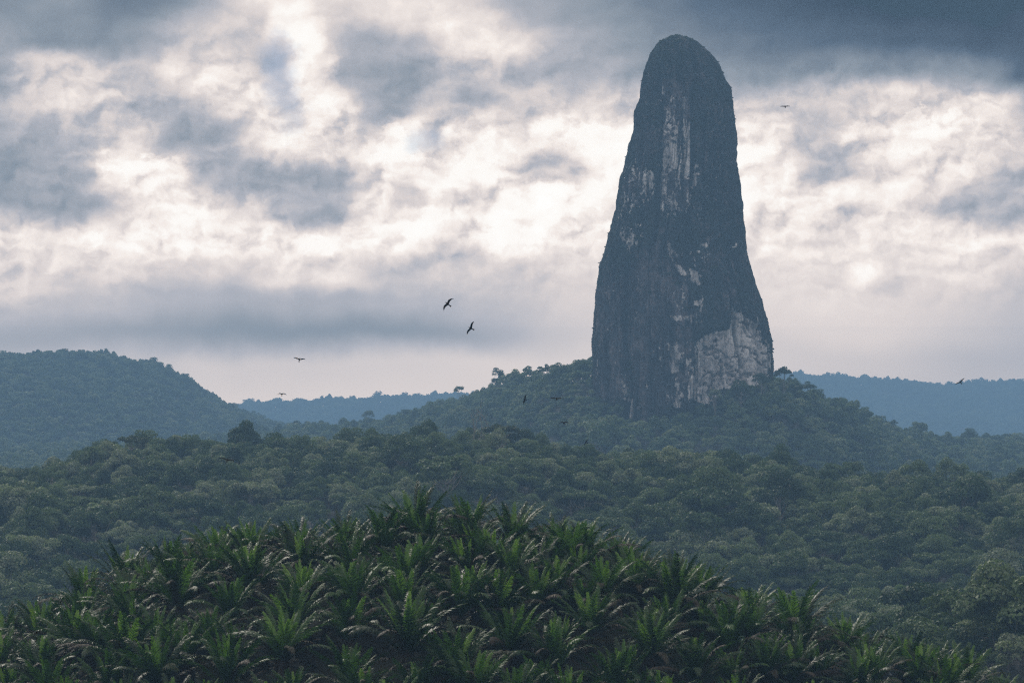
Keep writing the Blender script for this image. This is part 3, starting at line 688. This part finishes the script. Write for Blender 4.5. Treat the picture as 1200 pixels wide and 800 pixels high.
for nme, a, ty in (('size', s, 'FLOAT'), ('turn', r.uniform(0, 6.28, len(s)), 'FLOAT'), ('kind_no', r.integers(0, 8, len(s)), 'INT')):
    at = me.attributes.new(nme, ty, 'POINT'); at.data.foreach_set('value', np.asarray(a, np.float32 if ty == 'FLOAT' else np.int32))
vg = obj('vegetation', me, spire); tag(vg, kind='stuff'); instancer(vg, 1, False, DARKLEAF)

# ------------------------------------------------------------------ distinct trees on the ridges
def special(u, vtop, wpx, yd, label, form='dome', H=.65, mat=FOREST, lobes=22, lobe_r=.28, leaves=3200, leaf=.10, seed=1, name='forest_tree', tall=None):
    X, Y, Zt = ray(u, vtop, yd)
    R = wpx * yd / F / 2
    m, L = crown_mesh('crown', None, seed, H=H, lobes=lobes, lobe_r=lobe_r, leaves=leaves, leaf=leaf, mats=[mat], form=form)
    zmax = max(v.co.z for v in m.vertices)
    base = Zt - zmax * R
    gz = hh(X, Y); trunk_h = max((base - gz) / R + .15, .4)
    t = obj(name, None, loc=(X, Y, base)); t.scale = (R, R, R)
    obj('crown', m, t); obj('trunk', trunk_mesh('trunk', L, seed + 1, h=trunk_h, rad=.05, mats=[BARK]), t)
    tag(t, label, 'tree'); return t
special(583, 430, 22, spy(583) - 12, 'tall shaggy tree standing highest on the skyline left of the spire', 'column', H=.85, lobes=22, lobe_r=.34, seed=301)
special(622, 428, 34, spy(622) - 12, 'wide open-crowned tree on the skyline between the shaggy tree and the spire', 'dome', H=.75, lobes=24, lobe_r=.2, leaves=2400, seed=303)
special(655, 424, 26, spy(655) - 12, 'leafy crown on the slope just left of the spire foot', 'dome', seed=305)
special(538, 452, 13, spy(538) - 12, 'small round lone tree on the skyline above the faint far ridge', 'dome', H=.8, lobes=12, lobe_r=.4, seed=307)
special(432, 480, 16, spy(432) - 12, 'upright round tree on the low left end of the spire ridge', 'dome', H=.95, lobes=14, lobe_r=.38, seed=309)
special(348, 492, 14, spy(348) - 12, 'small round tree low between the left hill and the spire ridge', 'dome', H=.8, lobes=14, lobe_r=.38, seed=311)
special(918, 429, 28, 1900, 'feathery crown rising against the sky at the right foot of the spire', 'dome', H=.8, lobes=20, lobe_r=.22, leaves=2200, seed=313)
special(946, 446, 20, spy(946) - 12, 'round dark tree on the skyline right of the feathery crown', 'dome', seed=315)
special(985, 467, 16, spy(985) - 12, 'small pointed tree halfway down the right shoulder of the spire ridge', 'dome', H=.95, seed=317)
special(1047, 491, 12, spy(1047) - 12, 'pale slender tree of the close pair on the lower right ridge', 'dome', H=.9, lobes=12, lobe_r=.34, seed=319)
special(1076, 493, 26, spy(1076) - 12, 'dark domed tree beside the close pair on the lower right ridge', 'dome', H=.7, seed=321)
special(588, 496, 50, 1157, 'broad dark tree standing out on the crest of the middle ridge', 'flat', H=.5, mat=DARKLEAF, lobes=34, lobe_r=.2, leaves=5500, leaf=.075, seed=323)
special(155, 509, 44, 1148, 'broad dark tree on the left shoulder of the middle ridge crest', 'flat', H=.5, mat=DARKLEAF, lobes=30, lobe_r=.22, leaves=5000, leaf=.08, seed=325)
special(1172, 694, 118, 600, 'large dark tree standing nearest at the right edge below the slope', 'dome', H=.62, mat=DARKLEAF, lobes=46, lobe_r=.2, leaves=12000, leaf=.042, seed=327)
special(1082, 716, 64, 640, 'mottled dark-green tree just above the right end of the palm hill', 'dome', H=.5, mat=DARKLEAF, lobes=34, lobe_r=.22, leaves=7500, leaf=.055, seed=329)
special(1125, 713, 30, 690, 'silvery grey domed tree beside the large dark tree', 'dome', H=.45, mat=PALE, lobes=26, lobe_r=.24, leaves=6000, leaf=.06, seed=331)
special(1113, 690, 30, 740, 'greyish round-headed tree above the silvery domed tree', 'dome', H=.6, mat=PALE, lobes=22, lobe_r=.26, leaves=5000, leaf=.07, seed=333)
special(1057, 684, 20, 800, 'bright green small-crowned tree amid the greyish right slope', 'dome', H=.6, mat=BRIGHT, lobes=16, lobe_r=.3, leaves=4000, leaf=.08, seed=335)
special(845, 616, 92, 960, 'very broad low domed tree above the right shoulder of the palm hill', 'dome', H=.42, lobes=52, lobe_r=.16, leaves=13000, leaf=.042, seed=337)
special(602, 436, 20, spy(602) - 12, 'bushy tree filling the dip right of the shaggy skyline tree', 'dome', H=.8, seed=341)
special(640, 426, 24, spy(640) - 12, 'tangled open crown on the skyline halfway to the spire foot', 'dome', H=.85, lobes=20, lobe_r=.22, leaves=2400, seed=343)
special(684, 421, 26, spy(684) - 12, 'tall leafy tree touching the left edge of the spire', 'dome', H=.8, seed=345)
special(560, 456, 16, spy(560) - 12, 'low round tree at the left foot of the shaggy skyline tree', 'dome', H=.8, seed=347)
special(868, 444, 34, 1826, 'dark crown overlapping the foot of the pale rock wall', 'dome', H=.8, seed=349)
special(838, 455, 22, 1817, 'smaller crown left of the one overlapping the pale wall', 'dome', H=.9, seed=351)
special(892, 436, 26, 1834, 'crown climbing over the lower right corner of the pale wall', 'dome', H=.8, seed=353)
# bare tree on the mid crest
def bare_tree(u, vtop, yd, label, seed):
    X, Y, Zt = ray(u, vtop, yd); gz = hh(X, Y); h = Zt - gz; r = random.Random(seed); mb = MB()
    def grow(p, d, l, rad, dep):
        q = p + d * l; m = (p + q) / 2 + Vector((r.uniform(-1, 1), r.uniform(-1, 1), 0)) * l * .06
        mb.tube([p, m, q], [rad, rad * .85, rad * .65], 6)
        if dep:
            for _ in range(r.choice([2, 3])):
                nd = (d + Vector((r.uniform(-1, 1), r.uniform(-1, 1), r.uniform(-.1, .5))) * .75).normalized(); grow(q, nd, l * r.uniform(.55, .8), rad * .6, dep - 1)
    grow(Vector((0, 0, 0)), Vector((0, 0, 1)), h * .45, .42, 4)
    t = obj('bare_tree', mb.mesh('bare_tree', [BARK], True), loc=(X, Y, gz)); tag(t, label, 'tree')
bare_tree(556, 492, 1162, 'leafless tree with pale forked branches left of the broad crest tree', 5)
bare_tree(572, 490, 1170, 'leafless tree with pale branches almost touching the broad crest tree', 9)

def ground_y(u, v, y0=700, y1=1180):
    for yq in np.arange(y0, y1, 4.0):
        X, Y, Zq = ray(u, v, yq)
        if hh(X, Y) >= Zq - 6: return yq
    return y1
for (u, v, lab, sd_) in [(252, 566, 'leafless pale tree on the forest slope above the left side of the palm hill', 21), (905, 560, 'dead pale tree on the slope below the right foot of the rock spire', 25), (1010, 640, 'bare branching tree in the forest above the right end of the palm hill', 31),
                     (700, 560, 'leafless tree on the middle slope straight below the left edge of the spire', 35), (60, 590, 'bare tree near the left edge on the middle forest slope', 41), (1120, 600, 'leafless tree near the right edge on the middle forest slope', 45)]:
    bare_tree(u, v - 22, ground_y(u, v), lab, sd_)

# ------------------------------------------------------------------ oil palms
def frond(mb, r, e0, L, bend, az, base, n_leaf=40, wmax=.62, width=.088, tint=.5, fold=.25, droop=.35, a0=68, a1=22):
    n = 14; s = np.linspace(0, 1, n)
    el = e0 - bend * s ** 1.6; tw = az + r.uniform(-.25, .25) * s ** 2
    dirs = np.stack([np.cos(el) * np.cos(tw), np.cos(el) * np.sin(tw), np.sin(el)], -1)
    P = base + np.concatenate([[[0, 0, 0]], np.cumsum((dirs[1:] + dirs[:-1]) / 2 * (L / (n - 1)), 0)])
    roll = r.uniform(-.5, .5)
    side0 = np.array([-math.sin(az), math.cos(az), 0.0])
    nrm = np.cross(dirs, side0); nrm *= np.sign(nrm[:, 2:3].mean() + 1e-6)
    side = side0 * math.cos(roll) + nrm * math.sin(roll); nrm = np.cross(side, dirs); 
    # rachis: flat tapered ribbon with a keel
    wr = .07 * (1 - s) + .015
    for sg in (1, -1):
        a = P + side * wr[:, None] * sg * .5; c = P - nrm * wr[:, None] * .5 * 0
        V = np.concatenate([a, P + np.array([0, 0, -.03])]); Q = [(i, i + 1, n + i + 1, n + i) for i in range(n - 1)]
        mb.add(V, Q, min(1, tint + .2))
    q = np.linspace(.10, .995, n_leaf)
    for sg in (1, -1):
        qq = np.clip(q + r.uniform(-.008, .008, n_leaf), 0, 1)
        ip = np.stack([np.interp(qq, s, P[:, k]) for k in range(3)], -1); T = unit(np.stack([np.interp(qq, s, dirs[:, k]) for k in range(3)], -1))
        Sd = unit(np.stack([np.interp(qq, s, side[:, k]) for k in range(3)], -1)); Nn = unit(np.stack([np.interp(qq, s, nrm[:, k]) for k in range(3)], -1))
        al = np.radians(a0 + (a1 - a0) * qq + r.normal(0, 5, n_leaf))[:, None]
        ln = (wmax * np.sin(np.pi * (0.12 + .80 * qq)) ** .7 * r.uniform(.75, 1.1, n_leaf))[:, None]
        dr = unit(T * np.cos(al) + sg * Sd * np.sin(al) + Nn * (fold + r.normal(0, .10, (n_leaf, 1))))
        wv = unit(np.cross(dr, Nn) + r.normal(0, .15, (n_leaf, 3)))
        w0 = width * (.6 + .4 * np.sin(np.pi * qq))[:, None]
        m_ = ip + dr * ln * .5 ; tp = ip + dr * ln + np.array([0, 0, -1.]) * ln * droop * r.uniform(.5, 1.4, (n_leaf, 1))
        V = np.stack([ip - wv * w0 * .35, ip + wv * w0 * .35, m_ + wv * w0 * .5, m_ - wv * w0 * .5, tp + wv * w0 * .12, tp - wv * w0 * .12], 1)
        b_ = np.arange(n_leaf)[:, None] * 6
        Q = np.concatenate([b_ + np.array([0, 1, 2, 3]), b_ + np.array([3, 2, 4, 5])])
        mb.add(V.reshape(-1, 3), Q, np.repeat(np.clip(tint + r.normal(0, .1, n_leaf), 0, 1), 6))
def palm_meshes(seed):
    r = np.random.default_rng(seed); hgt = 2.0
    y_, g_, o_, t_ = MB(), MB(), MB(), MB()
    base = np.array([0, 0, hgt])
    ga = 2.39996; k = seed % 7
    def bs(rad, az, dz): return base + np.array([math.cos(az) * rad, math.sin(az) * rad, dz])
    for i in range(r.integers(4, 7)):
        az = k * ga; k += 1; frond(y_, r, math.radians(r.uniform(72, 89)), r.uniform(3.5, 4.6), math.radians(r.uniform(8, 30)), az, bs(.08, az, .1), wmax=r.uniform(.50, .70), tint=r.uniform(.0, .95), fold=.3, droop=.05, a0=56, a1=26, n_leaf=58)
    for i in range(11):
        az = k * ga; k += 1; frond(g_, r, math.radians(r.uniform(56, 80)), r.uniform(4.4, 5.4), math.radians(r.uniform(22, 55)), az, bs(.18, az, 0), wmax=r.uniform(.66, .82), tint=r.uniform(.1, 1), fold=.22, droop=.12, a0=62, a1=28, n_leaf=58)
    for i in range(11):
        az = k * ga; k += 1; frond(g_ if i % 2 == 0 else o_, r, math.radians(r.uniform(30, 58)), r.uniform(4.8, 5.9), math.radians(r.uniform(58, 92)), az, bs(.25, az, -.15), wmax=.68, tint=r.uniform(.1, .9) if i % 2 == 0 else r.uniform(.5, 1), fold=.1, droop=.25, a0=64, a1=30, n_leaf=54)
    for i in range(7):
        az = k * ga; k += 1; frond(o_, r, math.radians(r.uniform(-20, 25)), r.uniform(3.8, 5.0), math.radians(r.uniform(40, 75)), az, bs(.3, az, -.35), wmax=.5, tint=r.uniform(0, .6), fold=.0, droop=.4, n_leaf=36)
    # trunk with old frond stubs
    t_.tube([(0, 0, -.8), (0, 0, 0), (.03, 0, 1.0), (0, .03, 2.0), (0, 0, hgt + .15)], [.42, .38, .34, .36, .22], 12)
    for i in range(60):
        a = i * ga; z = .2 + i / 60 * 2.3; d = np.array([math.cos(a), math.sin(a), 0])
        p = d * .3 + np.array([0, 0, z]); t_.tube([p, p + d * .16 + np.array([0, 0, .16]), p + d * .22 + np.array([0, 0, .34])], [.09, .07, .03], 5)
    return (t_.mesh('trunk', [PALMBARK], True), g_.mesh('crown', [GREEN]), y_.mesh('young_fronds', [YOUNG]), o_.mesh('old_fronds', [OLD]))
NP = 8
PM = [palm_meshes(500 + i) for i in range(NP)]
HEARTS = [(148,677,1.15),(50,703,1),(98,703,1),(148,724,1),(208,720,1),(46,764,1),(85,772,.95),(147,794,1),(195,680,.95),(222,645,1),(52,808,1),(4,748,1),(0,792,1),(190,808,1),
 (257,638,1.05),(296,632,1),(316,640,.95),(352,636,1),(356,674,1.05),(248,680,1),(290,682,1),(270,727,1),(353,718,1.1),(329,776,1.15),(413,754,1),(419,718,1),(416,674,1),(404,615,.95),(386,612,.95),(437,607,1),
 (450,612,.9),(493,602,1.1),(550,608,1.1),(524,606,.9),(511,640,1),(448,658,1),(478,690,1),(574,664,1),(535,730,1.1),(625,712,1.1),(600,625,1),(622,630,1.05),(478,775,1.15),(592,770,1.1),(535,803,1),
 (672,664,1.1),(690,640,1.05),(729,640,1),(752,668,1.1),(795,658,1),(744,702,1.05),(786,724,1.1),(812,690,1.1),(696,745,1.1),(765,775,1.1),(654,792,1.1),(822,804,1),(650,640,.95),
 (880,712,1.1),(858,772,1.1),(935,757,1.1),(905,712,1),(935,716,1),(932,804,1),(990,762,1),(968,732,1),(1006,742,1),(1014,775,1),(1058,766,1),(1092,776,1),(1094,798,1),(1128,784,1),(1160,792,1),(1070,796,1),(1192,806,1),(1026,804,1),(880,750,1),(900,800,1)]
SPOT = []
def add_spot(px, py, s): SPOT.append((px, py, hh(px, py), s))
ygrid = np.arange(250, 352, .5)
for u, v, s in HEARTS:
    R3 = np.array([ray(u, v, q) for q in ygrid]); g_ = height(R3[:, 0], R3[:, 1]) + 2.0 * s
    hit = np.where(R3[:, 2] <= g_)[0]
    q = hit[0] if len(hit) else int(np.argmin(R3[:, 2] - g_))
    px, py = R3[q, 0], ygrid[q]
    if min([9e9] + [math.hypot(px - a[0], py - a[1]) for a in SPOT]) > 3.6: add_spot(px, py, s)
NHAND = len(SPOT)
rr_ = random.Random(3); row = 0
yy = 262.0
while yy < 352:
    for k in range(-17, 18):
        px = k * 5.0 + (2.5 if row % 2 else 0) + rr_.uniform(-.9, .9); py = yy + rr_.uniform(-.9, .9)
        if abs(px) > 0.18 * py + 9: continue
        if min(math.hypot(px - a[0], (py - a[1])) for a in SPOT) > 4.3: add_spot(px, py, rr_.uniform(.75, 1.0))
    yy += 4.4; row += 1
vl = bpy.context.view_layer
pal_protos = {}
labs = set(); SPOT.sort(key=lambda a: -a[1]); npalm = 0
for i, (px, py, pz, s) in enumerate(SPOT):
    u, v = proj(px, py, pz + 4.0 * s)
    if v > 860 or u < -45 or u > 1245: continue
    k = rr_.randrange(NP)
    if k not in pal_protos:
        t = obj('oil_palm', None)
        for nm, me in zip(('trunk', 'crown', 'young_fronds', 'old_fronds'), PM[k]): obj(nm, me, t)
        pal_protos[k] = t
    else: t = copy_thing(pal_protos[k])
    s2 = s * rr_.uniform(.84, 1.06)
    t.location = (px, py, pz - .1); s2 *= 1.24; t.scale = (s2, s2, s2 * rr_.uniform(.93, 1.08)); t.rotation_euler = (rr_.uniform(-.15, .15), rr_.uniform(-.15, .15), rr_.uniform(0, 6.28))
    uc, vc = min(max(u, 0), 1200), min(v, 800)
    where = 'on the crest' if py > 331 else ('high on the hill' if py > 312 else ('mid slope' if py > 292 else 'low on the hill'))
    lab = f'oil palm {where}, centre {pct(uc, vc)}'
    if lab in labs: lab = f'oil palm {where}, centre {uc / 12:.1f}% across and {vc / 8:.1f}% down the photo'
    labs.add(lab); tag(t, lab, 'palm tree', 'oil palms of the hillside plantation'); npalm += 1

# ------------------------------------------------------------------ birds
BM, b = new_mat('dark_plumage')
n = b.noise(b.n('ShaderNodeTexCoord').outputs['Object'], 9, 4, .6)
p = b.n('ShaderNodeBsdfPrincipled', {'Base Color': b.ramp(n, [(.3, (.006, .006, .007)), (.7, (.014, .013, .013))]), 'Roughness': .95, 'Specular IOR Level': .08}); b.n('ShaderNodeOutputMaterial', {0: p.outputs[0]})
def bird_mesh(name, lift, tipl, sweep):
    mb = MB()
    mb.tube([(0, -.24, 0), (0, -.15, 0), (0, .0, -.01), (0, .12, 0), (0, .19, .015), (0, .25, .02), (0, .29, .005)], [.025, .06, .078, .062, .042, .036, .006], 10)
    # tail fan
    V, Q = [], []
    for z in (.012, -.012): V += [(-.03, -.15, z), (.03, -.15, z), (.095, -.46, z * .5), (.0, -.42, z * .5), (-.095, -.46, z * .5)]
    Q = [(0, 1, 2, 3), (0, 3, 4, 4), (5, 8, 7, 6), (5, 9, 9, 8), (0, 5, 6, 1), (1, 6, 7, 2), (2, 7, 8, 3), (3, 8, 9, 4), (4, 9, 5, 0)]
    Q = [(0, 1, 2, 3), (5, 8, 7, 6), (0, 5, 6, 1), (1, 6, 7, 2), (2, 7, 8, 3), (3, 8, 9, 4), (4, 9, 5, 0)]
    mb.add(V, Q, .5)
    Tt = [(0, 3, 4), (5, 9, 8)]
    # wings: stations (span, leading y, chord, thickness, z)
    off = mb.n
    st = [(0.0, .11, .26, .06, 0), (.12, .12, .27, .055, .25), (.30, .15, .27, .04, .75), (.45, .13, .24, .03, .9), (.60, .06, .19, .02, 1.0), (.73, -.05 - sweep, .08, .014, 1.0)]
    for sg in (1, -1):
        V, Q = [], []
        for k, (sp_, ly, ch, tk, q) in enumerate(st):
            zz_ = lift * min(sp_, .3) / .3 + tipl * max(0, sp_ - .3) / .42 + .02
            V += [(sg * sp_, ly, zz_), (sg * sp_, ly - ch * .35, zz_ + tk * .5), (sg * sp_, ly - ch, zz_), (sg * sp_, ly - ch * .4, zz_ - tk * .5)]
        for k in range(len(st) - 1):
            for j in range(4): Q.append((k * 4 + j, k * 4 + (j + 1) % 4, k * 4 + 4 + (j + 1) % 4, k * 4 + 4 + j))
        Q.append((0, 1, 2, 3)); e = (len(st) - 1) * 4; Q.append((e, e + 1, e + 2, e + 3)); mb.add(V, Q, .5)
    o_ = bpy.data.objects.new('tmp', mesh_np(name, np.concatenate(mb.V), np.concatenate(mb.Q), T=np.array(Tt) + 70, mats=[BM])); LINK(o_)
    md = o_.modifiers.new('r', 'REMESH'); md.mode = 'VOXEL'; md.voxel_size = .011; md.use_smooth_shade = True
    dg = bpy.context.evaluated_depsgraph_get(); me = bpy.data.meshes.new_from_object(o_.evaluated_get(dg)); me.name = name
    bpy.data.objects.remove(o_)
    if not me.materials: me.materials.append(BM)
    return me
B_FLAT = bird_mesh('bird', .03, .02, .0); B_UP = bird_mesh('bird', .12, .10, .03); B_M = bird_mesh('bird', .12, -.16, .05)
right = Vector((1, 0, 0))
for (u, v, span, phi, tau, me, lab) in [
    (524.5, 356, 13, 52, 70, B_M, 'black kite banking with wings spread, upper of the two in open sky'),
    (551.8, 384.5, 12.5, 62, 60, B_UP, 'black kite with bent wings, lower of the two in open sky'),
    (351, 421.3, 10, -8, 42, B_UP, 'black kite gliding left above the faint far ridge'),
    (330.3, 461.8, 8, -2, 38, B_M, 'small black bird with drooped wings just above the faint ridge skyline'),
    (615, 468, 8.5, 76, 60, B_FLAT, 'black kite banking steeply in front of the wooded spire ridge'),
    (652.5, 467, 12, -2, 24, B_FLAT, 'black kite seen edge-on with level wings left of the spire foot'),
    (661, 495.3, 9, 0, 35, B_M, 'small kite with arched wings above the middle ridge crest'),
    (686.8, 518.5, 6, 60, 60, B_UP, 'tiny black bird over the trees of the middle ridge crest'),
    (920, 125, 8.5, 2, 38, B_FLAT, 'lone tiny bird high in the sky right of the spire'),
    (1125.5, 447.8, 9.5, 34, 35, B_UP, 'lone bird rising over the far ridge near the right edge'),
    (266.5, 538.6, 12.5, -12, 30, B_FLAT, 'dark bird gliding low over the forest on the left slope')]:
    dist = 1.44 * F / span * .72
    o = obj('bird', me if isinstance(me, bpy.types.Mesh) else me, loc=ray(u, v, dist))
    ph = math.radians(phi)
    X = Vector((math.cos(ph), 0, math.sin(ph))); Z0 = Vector((-math.sin(ph), 0, math.cos(ph))); Y0_ = Z0.cross(X)
    Mx = Matrix((X, Y0_, Z0)).transposed()
    o.rotation_euler = (Mx @ Matrix.Rotation(math.radians(tau), 3, 'X')).to_euler()
    tag(o, lab, 'bird', 'black kites circling over the forest')
print('palms', npalm, 'hand', NHAND, 'individual trees', len(sel), 'rest', int(rest.sum()), len(sp[0]), len(lh[0]), len(f1[0]), len(f2[0]), 'shrubs', len(P))
